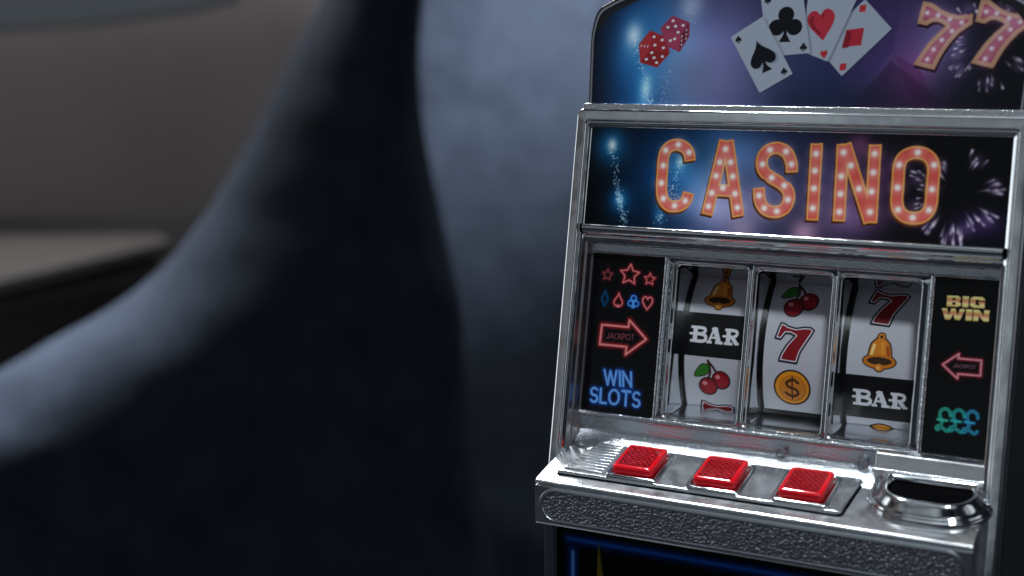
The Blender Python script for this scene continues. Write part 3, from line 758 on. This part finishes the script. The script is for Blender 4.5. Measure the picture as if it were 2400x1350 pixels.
put('reel_bay', *loft([[P(a, b_, -2.9) for a, b_ in rrect(BL, BR_, PB, PT, .02, 2)], [P(a, b_, -7.5) for a, b_ in rrect(BL, BR_, PB, PT, .02, 2)]], True, False, True), 'matt_black', sm_root)
# sparkling ridges beside the bezel
for x in (BL - .03, BR_ + .03):
    pr = [(-.06, -.70), (-.05, -.60), (-.02, -.565), (.02, -.565), (.05, -.60), (.06, -.70)]
    put('bezel_ridge', *loft([[P(x + a, v_, w_) for a, w_ in pr] for v_ in np.linspace(PT + .01, PB - .02, 12)], False), 'beaded_chrome', sm_root, smooth=True, angle=70)

# ---- reels
def seven(a, c, k=1.0):
    q = [((X - 510) / 310, -(Y - 270) / 265) for X, Y in ((388, 135), (415, 138), (450, 155), (520, 166), (590, 152), (640, 152), (668, 168), (655, 195), (615, 258), (575, 320), (548, 402), (400, 395), (418, 345), (460, 280), (520, 215), (480, 200), (435, 200), (400, 245), (355, 240))]
    q = xf(q, c, .90 * k, .92 * k)
    a.poly(q, (18, 20, 34), grow=.028); a.poly([(x - .0, y - .02) for x, y in q], (18, 20, 34), grow=.02)
    a.poly(q, (225, 225, 235), grow=-.012); a.poly(q, (132, 12, 24), grow=-.038)
def bell(a, c, k=1.0):
    body = [(-.09, .36)] + sm([(-.13, .34), (-.28, .20), (-.34, -.02), (-.37, -.14), (-.50, -.25)], 4) + sm([(.50, -.25), (.37, -.14), (.34, -.02), (.28, .20), (.13, .34)], 4)
    f = lambda q: xf(q, c, .80 * k, .95 * k)
    pt = lambda x, y: f([(x, y)])[0]
    dk = (42, 28, 18)
    a.poly(f(body), dk, grow=.03)
    x, y = pt(0, -.26); a.ell(x, y, .43 * k, .205 * k, dk)
    x, y = pt(0, .40); a.ell(x, y, .115 * k, .115 * k, dk)
    x, y = pt(0, -.42); a.ell(x, y, .135 * k, .125 * k, dk)
    a.poly(f(body), (214, 128, 28), grow=-.004)
    x, y = pt(0, .40); a.ell(x, y, .085 * k, .085 * k, (214, 130, 30)); a.ell(x, y, .04 * k, .04 * k, dk)
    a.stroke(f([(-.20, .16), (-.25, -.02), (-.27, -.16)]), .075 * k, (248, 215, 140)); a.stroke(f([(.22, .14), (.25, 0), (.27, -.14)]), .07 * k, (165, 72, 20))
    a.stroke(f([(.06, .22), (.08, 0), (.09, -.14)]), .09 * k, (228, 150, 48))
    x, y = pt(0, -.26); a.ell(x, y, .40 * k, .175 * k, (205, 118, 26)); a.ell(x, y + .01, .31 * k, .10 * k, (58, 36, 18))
    x, y = pt(0, -.42); a.ell(x, y, .105 * k, .095 * k, (214, 135, 40)); a.ell(x - .02, y - .01, .045 * k, .04 * k, (240, 190, 100))
def cherry(a, c, k=1.0):
    k *= 1.1
    f = lambda q: xf(q, c, .88 * k, .88 * k)
    dk = (30, 22, 22)
    for st in ([(-.12, .0), (-.06, .2), (-.13, .47)], [(.14, .12), (.02, .3), (-.13, .47)]): a.stroke(sm(f(st), 5), .055 * k, (60, 38, 30))
    leaf = sm(f([(-.10, .33), (-.28, .36), (-.42, .20), (-.48, .04), (-.30, .06), (-.14, .14)]), 5, True)
    a.poly(leaf, dk, grow=.022); a.poly(leaf, (48, 120, 40)); a.stroke(f([(-.12, .3), (-.4, .1)]), .012, (30, 80, 28))
    for x, y in ((.22, -.02), (-.13, -.22)):
        x, y = f([(x, y)])[0]
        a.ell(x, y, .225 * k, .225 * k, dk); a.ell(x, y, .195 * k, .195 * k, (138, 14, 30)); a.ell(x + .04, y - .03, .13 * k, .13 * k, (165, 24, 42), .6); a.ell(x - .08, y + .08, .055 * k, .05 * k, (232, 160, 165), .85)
def coin(a, c, k=1.0):
    a.ell(c[0], c[1], .435 * k, .435 * k, (40, 26, 20)); a.ell(c[0], c[1], .395 * k, .395 * k, (224, 146, 34)); a.ell(c[0] + .01, c[1] - .01, .32 * k, .32 * k, (176, 96, 22)); a.ell(c[0] - .005, c[1] + .005, .305 * k, .305 * k, (205, 124, 30))
    s_ = sm(xf([(.14, .13), (.02, .20), (-.13, .12), (-.08, .02), (.08, -.03), (.14, -.13), (.0, -.21), (-.15, -.13)], c, k, k), 5)
    a.stroke(s_, .06 * k, (60, 34, 20)); a.stroke([(c[0], c[1] + .27 * k), (c[0], c[1] - .27 * k)], .035 * k, (60, 34, 20))
def bartext(a, c, w, h):
    lt = (225, 228, 235)
    f = lambda q: xf(q, c, w, h)
    sp = lambda q, t: a.stroke(f(q), t, lt, butt=True)
    # B
    sp([(-.40, .42), (-.40, -.42)], .115); 
    for y in (.44, -.44): sp([(-.50, y), (-.26, y)], .07)
    a.stroke(f([(-.50, .02), (-.44, .02)]), .06, lt)
    a.stroke(sm(f([(-.34, .44), (-.22, .40), (-.20, .22), (-.26, .06), (-.36, .02)]), 5), .078, lt); a.stroke(sm(f([(-.34, .04), (-.20, -.04), (-.175, -.24), (-.22, -.41), (-.36, -.44)]), 5), .085, lt)
    # A
    sp([(-.01, .48), (-.10, -.40)], .055); sp([(.0, .50), (.10, -.42)], .125); sp([(-.07, -.14), (.06, -.14)], .055)
    for x0, x1 in ((-.155, -.045), (.03, .19)): sp([(x0, -.44), (x1, -.44)], .07)
    a.stroke(f([(-.05, .42), (-.01, .5)]), .05, lt)
    # R
    sp([(.29, .42), (.29, -.42)], .115)
    for y in (.44, -.44): sp([(.21, y), (.39, y)], .07)
    a.stroke(f([(.19, .02), (.25, .02)]), .06, lt)
    a.stroke(sm(f([(.34, .44), (.44, .40), (.465, .22), (.42, .04), (.33, .0)]), 5), .078, lt); sp([(.37, .0), (.46, -.38)], .10); a.stroke(f([(.45, -.42), (.50, -.40)]), .06, lt)
REEL = [  # what is printed where: symbol, centre (across, along the strip)
    [('bell', (-.10, 1.33)), ('bar', (-.09, .20)), ('cherry', (-.09, -.89)), ('seven', (-.06, -2.02)), ('seven', (-.08, 2.40))],
    [('cherry', (-.12, 1.29)), ('seven', (-.12, .19)), ('coin', (-.10, -.90)), ('bar', (0, -2.09)), ('bell', (-.08, 2.38))],
    [('seven', (-.05, 1.28)), ('bell', (-.07, .19)), ('bar', (-.03, -.945)), ('coin', (-.01, -2.06)), ('cherry', (-.05, 2.36))],
]
DRAW = {'bell': bell, 'cherry': cherry, 'coin': coin, 'seven': seven}
for i in range(3):
    A = Art(-.93, .93, -3.3, 3.1, 92, (188, 191, 200))
    for kind, (cx, cy) in REEL[i]:
        if kind == 'bar':
            A.poly([(-1, cy - .545), (1, cy - .545), (1, cy + .545), (-1, cy + .545)], (10, 11, 14)); bartext(A, (cx, cy), 1.24, .385)
        else: DRAW[kind](A, (cx, cy), {'bell': .93, 'coin': 1.05}.get(kind, 1.0))
    A.stroke([(-.93, -4), (-.93, 4)], .20, (6, 6, 7)); A.stroke([(.93, -4), (.93, 4)], .05, (6, 6, 7))
    uc = WC + WP * (i - 1)
    rl = bpy.data.objects.new('reel', None); rl.parent = sm_root
    def cyl(x, y, uc=uc):
        ph = y / RR; v_ = RV + RR * np.sin(ph); w_ = RW + RR * np.cos(ph)
        return (x + uc, v_ * ST - w_ * CT, v_ * CT + w_ * ST)
    n = 96; L = []
    for x, r_ in ((-.93, .3), (-.93, RR - .012), (.93, RR - .012), (.93, .3)):
        L.append([P(uc + x, RV + r_ * math.sin(2 * math.pi * k / n), RW + r_ * math.cos(2 * math.pi * k / n)) for k in range(n)])
    bpy.data.objects.remove(rl)
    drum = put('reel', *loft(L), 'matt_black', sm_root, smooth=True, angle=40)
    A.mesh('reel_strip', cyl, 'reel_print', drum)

# ---- grained skirt under the reels, curving into the console
FY, Z1, Z2, KC = -2.511, -5.7858, -6.8849, 5.0576
SL = .21
slope = lambda y: Z1 + SL * (y - FY)
y_, z_ = P(0, PB - .02, -.60)[1:]
yb = -.72
sk = [(y_ + .12, z_ + .04), (y_ + .02, z_ + .03), (y_ - .03, z_ + .0), (y_ - .04, z_ - .06)] + sm([(y_ - .03, z_ - .10), (y_ + .03, z_ - .30), (y_ + .01, z_ - .46), (yb + .12, slope(yb) + .10), (yb - .02, slope(yb) + .03), (yb - .15, slope(yb - .15) - .03)], 5)
put('skirt', *loft([[(x, a, b_) for a, b_ in sk] for x in (-4.9, 4.9)], False), 'grained_chrome', sm_root, smooth=True, angle=50)
lip = [P(0, PB + .03, -.70)[1:], P(0, PB + .02, -.60)[1:], P(0, PB - .01, -.57)[1:], P(0, PB - .05, -.58)[1:], P(0, PB - .06, -.63)[1:]]
put('reel_sill', *loft([[(x, a, b_) for a, b_ in lip] for x in (-4.88, BR_ + .06)], False), 'beaded_chrome', sm_root, smooth=True, angle=70)
for cpt in [(0.325, -4.978), (2.218, -5.008)]:
    cx, cz = cpt; cy = y_ - .06
    L = []
    for r_, d in ((.13, -.08), (.13, .01), (.12, .025), (.10, .02), (.095, -.05), (.0, -.05)):
        L.append([(cx + r_ * math.cos(2 * math.pi * k / 20), cy - d, cz + r_ * math.sin(2 * math.pi * k / 20)) for k in range(20)])
    put('screw_boss', *loft(L, True, True, False), 'grained_chrome', sm_root, smooth=True, angle=50)

# ---- console
cp = [(-.25, slope(-.25)), (FY + .10, slope(FY + .10)), (FY + .03, slope(FY) - .005), (FY - .005, Z1 - .045), (FY + .01, Z1 - .075), (FY + .14, Z1 - .08), (FY + .14, Z1 - .125), (FY, Z1 - .13), (FY, Z2 + .06), (FY + .03, Z2 + .01), (FY + .08, Z2), (-1.35, Z2 - .02), (-.6, Z2 - .02)]
con = put('console', *loft([[(x, a, b_) for a, b_ in cp] for x in (-KC, KC)], True, True, True), 'scuffed_chrome', sm_root, bevel=.05, seg=3, angle=25)
def stadium(g_, n=12):
    x0, x1, z0, z1 = -4.93 + g_, 4.93 - g_, Z2 + .075 + g_, Z1 - .15 - g_
    r_ = (z1 - z0) / 2 - .001
    return rrect(x0, x1, z0, z1, r_, n)
L = [[(a, FY - .0, b_) for a, b_ in stadium(-.005)], [(a, FY - .035, b_) for a, b_ in stadium(0)], [(a, FY - .045, b_) for a, b_ in stadium(.015)], [(a, FY - .045, b_) for a, b_ in stadium(.075)], [(a, FY - .03, b_) for a, b_ in stadium(.09)], [(a, FY + .0, b_) for a, b_ in stadium(.10)]]
put('band_rim', *loft(L), 'silver_rim', con, smooth=True, angle=40)
st_ = stadium(.095)
put('pebbled_band', *prism(st_, lambda a, b_, h: (a, h, b_), FY + .01, FY - .022), 'pebbled_silver', con, bevel=.01)

off = lambda x, y, h: (x, y - h * .205, slope(y) + h * .978)
plate = [(-4.65, -2.13), (2.13, -2.13), (2.20, -2.05), (2.30, -.60), (-4.22, -.60)]
put('button_plate', *prism(plate, off, -.02, .11), 'scuffed_chrome', con, bevel=.03, seg=3)
put('plate_shade_strip', *prism([(-4.68, -2.16), (2.15, -2.16), (2.235, -2.06), (2.335, -.58), (-4.24, -.58)], off, -.02, .018), 'matt_black', con)  # black strip standing in for the shade under the plate edge
rid = []
for k in range(10):
    yy = -2.00 + k * .135; xl = -4.56 + (yy + 2.1) * .29
    rid.append(prism(rrect(xl, -3.50, yy, yy + .085, .03, 2), off, .10, .15))
put('grip_ridges', *join(*rid), 'scuffed_chrome', con, bevel=.012)

# ---- three red buttons
for i in range(3):
    cx = -2.775 + 2.01 * i; cy = -1.41
    L = []
    for gx, h, r_ in ((.70, .10, .10), (.70, .145, .10), (.675, .175, .09), (.64, .185, .09), (.60, .18, .09), (.575, .155, .08), (.57, .10, .08)):
        L.append([off(a, b_, h) for a, b_ in rrect(cx - gx * .93, cx + gx * .93, cy - gx, cy + gx, r_, 5)])
    bz = put('button', *loft(L, True, False, True), 'chrome', con, smooth=True, angle=50)
    cap = [(.495, .16, .09), (.50, .19, .09), (.50, .30, .09), (.495, .325, .09), (.47, .35, .08), (.43, .362, .08), (.42, .352, .07)]
    L = [[off(a, b_, h) for a, b_ in rrect(cx - g_, cx + g_, cy - g_ * 1.10, cy + g_ * 1.10, r_, 6)] for g_, h, r_ in cap]
    cp_ = put('button_cap', *loft(L, True, True, True), 'red_plastic', bz, smooth=True, angle=40)
    le = prism(rrect(cx - .40, cx + .40, cy - .44, cy + .44, .06, 4), off, .30, .358)
    put('button_lens', *le, 'red_prism', bz)

# ---- coin cup
def dshape(cx, a, yf, ybk, n=40, pw=2.7):
    pts = []; ym = ybk - .28
    for k in range(n):
        t = math.pi * k / (n - 1)
        c_, s__ = math.cos(t), math.sin(t)
        pts.append((cx + a * abs(c_) ** (2 / pw) * (1 if c_ > 0 else -1), ym - (ym - yf) * abs(s__) ** (2 / pw)))
    pts += [(cx - a * .99, ybk - .05), (cx - a * .93, ybk), (cx + a * .93, ybk), (cx + a * .99, ybk - .05)]
    return pts
CX = 3.90
L = []
for a, yf, ybk, h in ((1.33, -2.06, -.50, -.02), (1.33, -2.06, -.50, .09), (1.315, -2.045, -.51, .115), (1.29, -2.03, -.52, .12), (1.27, -2.01, -.54, .135), (1.265, -2.0, -.55, .165), (1.25, -1.99, -.56, .18), (1.22, -1.975, -.58, .185), (1.15, -1.95, -.62, .25), (1.06, -1.90, -.68, .36), (1.0, -1.87, -.72, .425), (.98, -1.85, -.74, .44), (.955, -1.82, -.755, .445), (.935, -1.79, -.77, .435), (.91, -1.70, -.79, .405), (.89, -1.62, -.81, .38), (.875, -1.58, -.82, .33)):
    L.append([off(x, y, h) for x, y in dshape(CX, a, yf, ybk)])
cup = put('coin_cup', *loft(L), 'chrome', con, smooth=True, angle=60)
L = [[off(x, y, h) for x, y in dshape(CX, a, yf, ybk)] for a, yf, ybk, h in ((.876, -1.582, -.818, .335), (.87, -1.56, -.82, .29), (.5, -1.3, -1.0, .27))]
put('cup_hollow', *loft(L, True, False, True), 'matt_black', cup, smooth=True)  # shallow floor; its black colour stands in for the dark inside the cup
# back plate of the cup, leaning on the skirt
prof = [(-.20, -4.60), (-.50, -4.615), (-.57, -4.64), (-.60, -4.68), (-.66, -4.95), (-.69, -5.0), (-.74, -5.03), (-.74, -5.08), (-.70, -5.12), (-.60, -5.3), (-.3, -5.5)]
put('cup_backplate', *loft([[(x, a, b_) for a, b_ in prof] for x in (2.56, 4.93)], True, True, True), 'scuffed_chrome', cup, bevel=.03, angle=30)
put('backplate_bead', *loft([[(x, -.70 + .045 * math.cos(t), -5.0 + .045 * math.sin(t)) for t in np.linspace(0, 2 * math.pi, 10)[:-1]] for x in np.linspace(2.55, 4.94, 14)], True, True, True), 'beaded_chrome', cup, smooth=True, angle=80)
put('cup_housing', *prism([(2.585, -.5), (2.60, -1.50), (2.72, -1.62), (2.84, -1.2), (4.95, -1.2), (5.10, -1.1), (5.10, -.5)], off, .0, .16), 'grained_chrome', cup, bevel=.03)

# ---- lower cabinet: chrome uprights, dark artwork
LY = -1.42
def lowframe():
    L = []
    for g_, y in ((.0, LY + .5), (.0, LY + .05), (.02, LY + .01), (.05, LY), (.20, LY), (.23, LY + .03), (.25, LY + .06), (.28, LY + .05), (.31, LY + .02), (.34, LY + .03), (.36, LY + .12)):
        L.append([(a, y, b_) for a, b_ in rrect(-5.38 + g_, 5.38 - g_, -ZB + .02 + g_, -6.95 - g_, .12, 4)])
    return loft(L)
lf = put('lower_frame', *lowframe(), 'dark_chrome', sm_root, smooth=True, angle=50)
A = Art(-5.02, 5.02, -ZB + .38, -7.31, 40, (2, 3, 5))
for q, w_ in (([(-4.75, -7.62), (4.75, -7.62)], .12), ([(-4.62, -7.95), (-4.62, -12.9)], .13), ([(4.62, -7.95), (4.62, -12.9)], .13)):
    A.neon(q, w_ * .6, (25, 100, 215) if q[0][1] > -7.7 else (110, 170, 250), (0, 80, 190), .15, a=.85 if q[0][1] > -7.7 else 1.0)
A.poly([(-3.93, -7.55), (-3.98, -8.6), (-3.78, -8.6)], (120, 110, 25))
for k in range(6): A.neon(arc(-2.6 + k * 1.1, -10.4, .42, .5, 0, 360, 20), .06, (170, 120, 40), (90, 40, 0), .1, True, .7)
A.mesh('lower_panel', lambda x, y: (x, x * 0 + LY + .10, y), 'printed_foil', lf)
put('base_plinth', *boxm(-5.5, 5.5, -1.6, 8.1, -ZB, -ZB + .6), 'gloss_black', sm_root, bevel=.08)

# ==================================================================== SETTING
def simple(name, ms, material, parent=None, bevel=0.0, kind=None, **kw):
    o = put(name, *ms, material, parent, bevel=bevel, cm=False, **kw)
    if kind: o['kind'] = kind
    return o
# what it stands on
tb = empty('side_table', (0, 0.0, -0.45), 'low black side table under the slot machine', 'table')
def tput(name, ms, material, **kw):
    o = put(name, *ms, material, None, cm=False, **kw)
    o.parent = tb; o.matrix_parent_inverse = Matrix.Translation((0, 0, .45)); return o
tput('tabletop', boxm(-.12, .14, -.08, .09, -.03, 0), 'dark_table', bevel=.004)
for x in (-.10, .12):
    for y in (-.06, .07): tput('leg', boxm(x - .015, x + .015, y - .015, y + .015, -.45, -.031), 'dark_table', bevel=.002)
simple('floor', boxm(-4, 4, -2.5, 3.2, -.47, -.45), 'floor_carpet', kind='structure')

# armchair: curved arm in front, broad back behind it
ch_ = empty('armchair', tuple(view(1000, 900, 125).xy) + (-.45,), 'navy blue fabric armchair with a curved arm, out of focus behind the machine', 'armchair')
def cput(name, V, Fc, material, **kw):
    o = put(name, V, Fc, material, None, cm=False, **kw)
    o.parent = ch_; o.matrix_parent_inverse = Matrix.Translation(ch_.location).inverted(); return o
def arm():
    Lc = sm([(860, -260), (800, -120), (752, 0), (715, 70), (672, 150), (632, 230), (585, 325), (540, 405), (495, 480), (440, 555), (380, 625), (310, 685), (230, 738), (120, 798), (0, 868), (-140, 945), (-330, 1040), (-380, 1300), (-380, 1900)], 4)
    Rc = sm([(1010, -260), (1000, -120), (992, 0), (984, 80), (982, 160), (988, 250), (1000, 340), (1018, 430), (1038, 520), (1058, 610), (1078, 700), (1086, 800), (1092, 900), (1104, 1010), (1122, 1120), (1145, 1260), (1180, 1460), (1200, 1650), (1210, 1900)], 4)
    D0 = 112.0; Tk = 9.0; loops = []
    for (lx, ly), (rx, ry) in zip(Lc, Rc):
        wpx = math.hypot(rx - lx, ry - ly); wcm = wpx / FPX * D0
        Rl, Rr = min(11.5, wcm * .6), min(3.5, wcm * .3); fr_, bk = [], []
        ts = [0, .01, .03, .06, .1, .14, .18, .23, .28, .33, .38, .43, .48, .53, .58, .63, .68, .73, .78, .83, .88, .93, .97, .99, 1.0]
        for t in ts:
            d, e = t * wcm, (1 - t) * wcm
            h = 1.0
            if d < Rl: h = min(h, math.sqrt(max(0, 1 - (1 - d / Rl) ** 2)))
            if e < Rr: h = min(h, math.sqrt(max(0, 1 - (1 - e / Rr) ** 2)))
            x, y = lx + (rx - lx) * t, ly + (ry - ly) * t
            nz = mnoise.noise(Vector((x / 170, y / 150, 3.1))) * .35
            fr_.append(view(x + nz * 4, y + nz * 3, D0 - Tk * h + nz * h)); bk.append(view(x + nz * 4, y + nz * 3, D0 + Tk * h))
        loops.append(fr_ + bk[-2:0:-1])
    return loft(loops, True, True, True)
cput('armrest', *arm(), 'navy_fabric', smooth=True, angle=80)
def back():
    xs = np.linspace(860, 3000, 34); ys = np.linspace(-900, 1500, 30); f_, b_ = [], []
    V, n, m_ = [], len(xs), len(ys)
    for side in (0, 1):
        for y in ys:
            for x in xs:
                ex = min((x - xs[0]), (xs[-1] - x)) / 200; ey = min((y - ys[0]), (ys[-1] - y)) / 200
                r_ = min(1, max(ex, 0)) ** .5 * min(1, max(ey, 0)) ** .5
                D = 146 + 4.0 * math.sin((x - 900) / 420) + 2.0 * math.sin(y / 260 + x / 500) - 7 * r_ + .006 * y
                if side: D = 154 + 6 * r_
                V.append(view(x, y, D))
    Fc = []
    for j in range(m_ - 1):
        for i in range(n - 1):
            a = j * n + i; Fc.append((a, a + 1, a + n + 1, a + n)); k = n * m_; Fc.append((k + a, k + a + n, k + a + n + 1, k + a + 1))
    rim = [i for i in range(n)] + [j * n + n - 1 for j in range(1, m_)] + [(m_ - 1) * n + i for i in range(n - 2, -1, -1)] + [j * n for j in range(m_ - 2, 0, -1)]
    for a, b__ in zip(rim, rim[1:] + rim[:1]): Fc.append((a, b__, n * m_ + b__, n * m_ + a))
    return V, Fc
cput('backrest', *back(), 'navy_fabric', smooth=True, angle=80)
# wall, a pale shelf and a wooden sideboard far behind
wn_ = -CF.copy(); wn_.z = 0; wn_.normalize()
wx = Vector((-wn_.y, wn_.x, 0))
wc_ = view(400, 300, 225)
def wallp(a, b_, h): return tuple(Vector((wc_.x, wc_.y, 0)) - wx * a + wn_ * b_ + Vector((0, 0, h)))
simple('wall', boxm(-3, 3, -.1, 0, -.45, 1.9, lambda x, y, z: wallp(x, y, z)), 'wall_paint', kind='structure')
def slab(poly_px, D, dz):    # horizontal board from its top outline seen in the photograph
    zt_ = view(poly_px[0][0], poly_px[0][1], D).z; co = (CP + Vector((0, 0, ZB))) * S; top = []
    for x, y in poly_px:
        d = CF + CR * ((x - 1200) / FPX) - CU * ((y - 675) / FPX); t = (zt_ - co.z) / d.z; q_ = co + d * t; top.append(q_)
    return loft([[tuple(q_) for q_ in top], [(q_.x, q_.y, q_.z - dz) for q_ in top]], True, True, True)
sb = empty('sideboard', tuple(view(100, 620, 200).xy) + (-.45,), 'low wooden sideboard behind the armchair, out of focus at the left', 'sideboard')
def sput(name, ms, **kw):
    o = put(name, *ms, 'oak', None, cm=False, **kw); o.parent = sb; o.matrix_parent_inverse = Matrix.Translation(sb.location).inverted(); return o
sput('top', slab([(404, 562), (-500, 770), (-500, 505), (330, 520)], 190, .018), bevel=.004)
sput('shelf', slab([(375, 612), (-500, 820), (-500, 640), (330, 580)], 189, .02), bevel=.004)
sput('carcass', slab([(350, 640), (-500, 850), (-500, 660), (320, 600)], 195, .30), bevel=.004)
sh = simple('wall_shelf', loft([[tuple(view(x, y, D)) for x, y in ((-500, -300), (620, -300), (560, 5), (430, 34), (200, 62), (-500, 110))] for D in (190, 212)], True, True, True), 'shelf_paint', bevel=.006)
sh['label'] = 'pale grey wall shelf with a dark underside at the top left, out of focus'; sh['category'] = 'shelf'
area('room_light', view(-300, -2600, 168), view(200, 300, 222), .5, .5, 27.0, (1.0, .95, .96))
area('ledge_fill', view(-900, 500, 150), view(100, 680, 190), .3, .3, 0.7, (1.0, .93, .86))  # unseen warm fill added to lift the sideboard's dark front faces
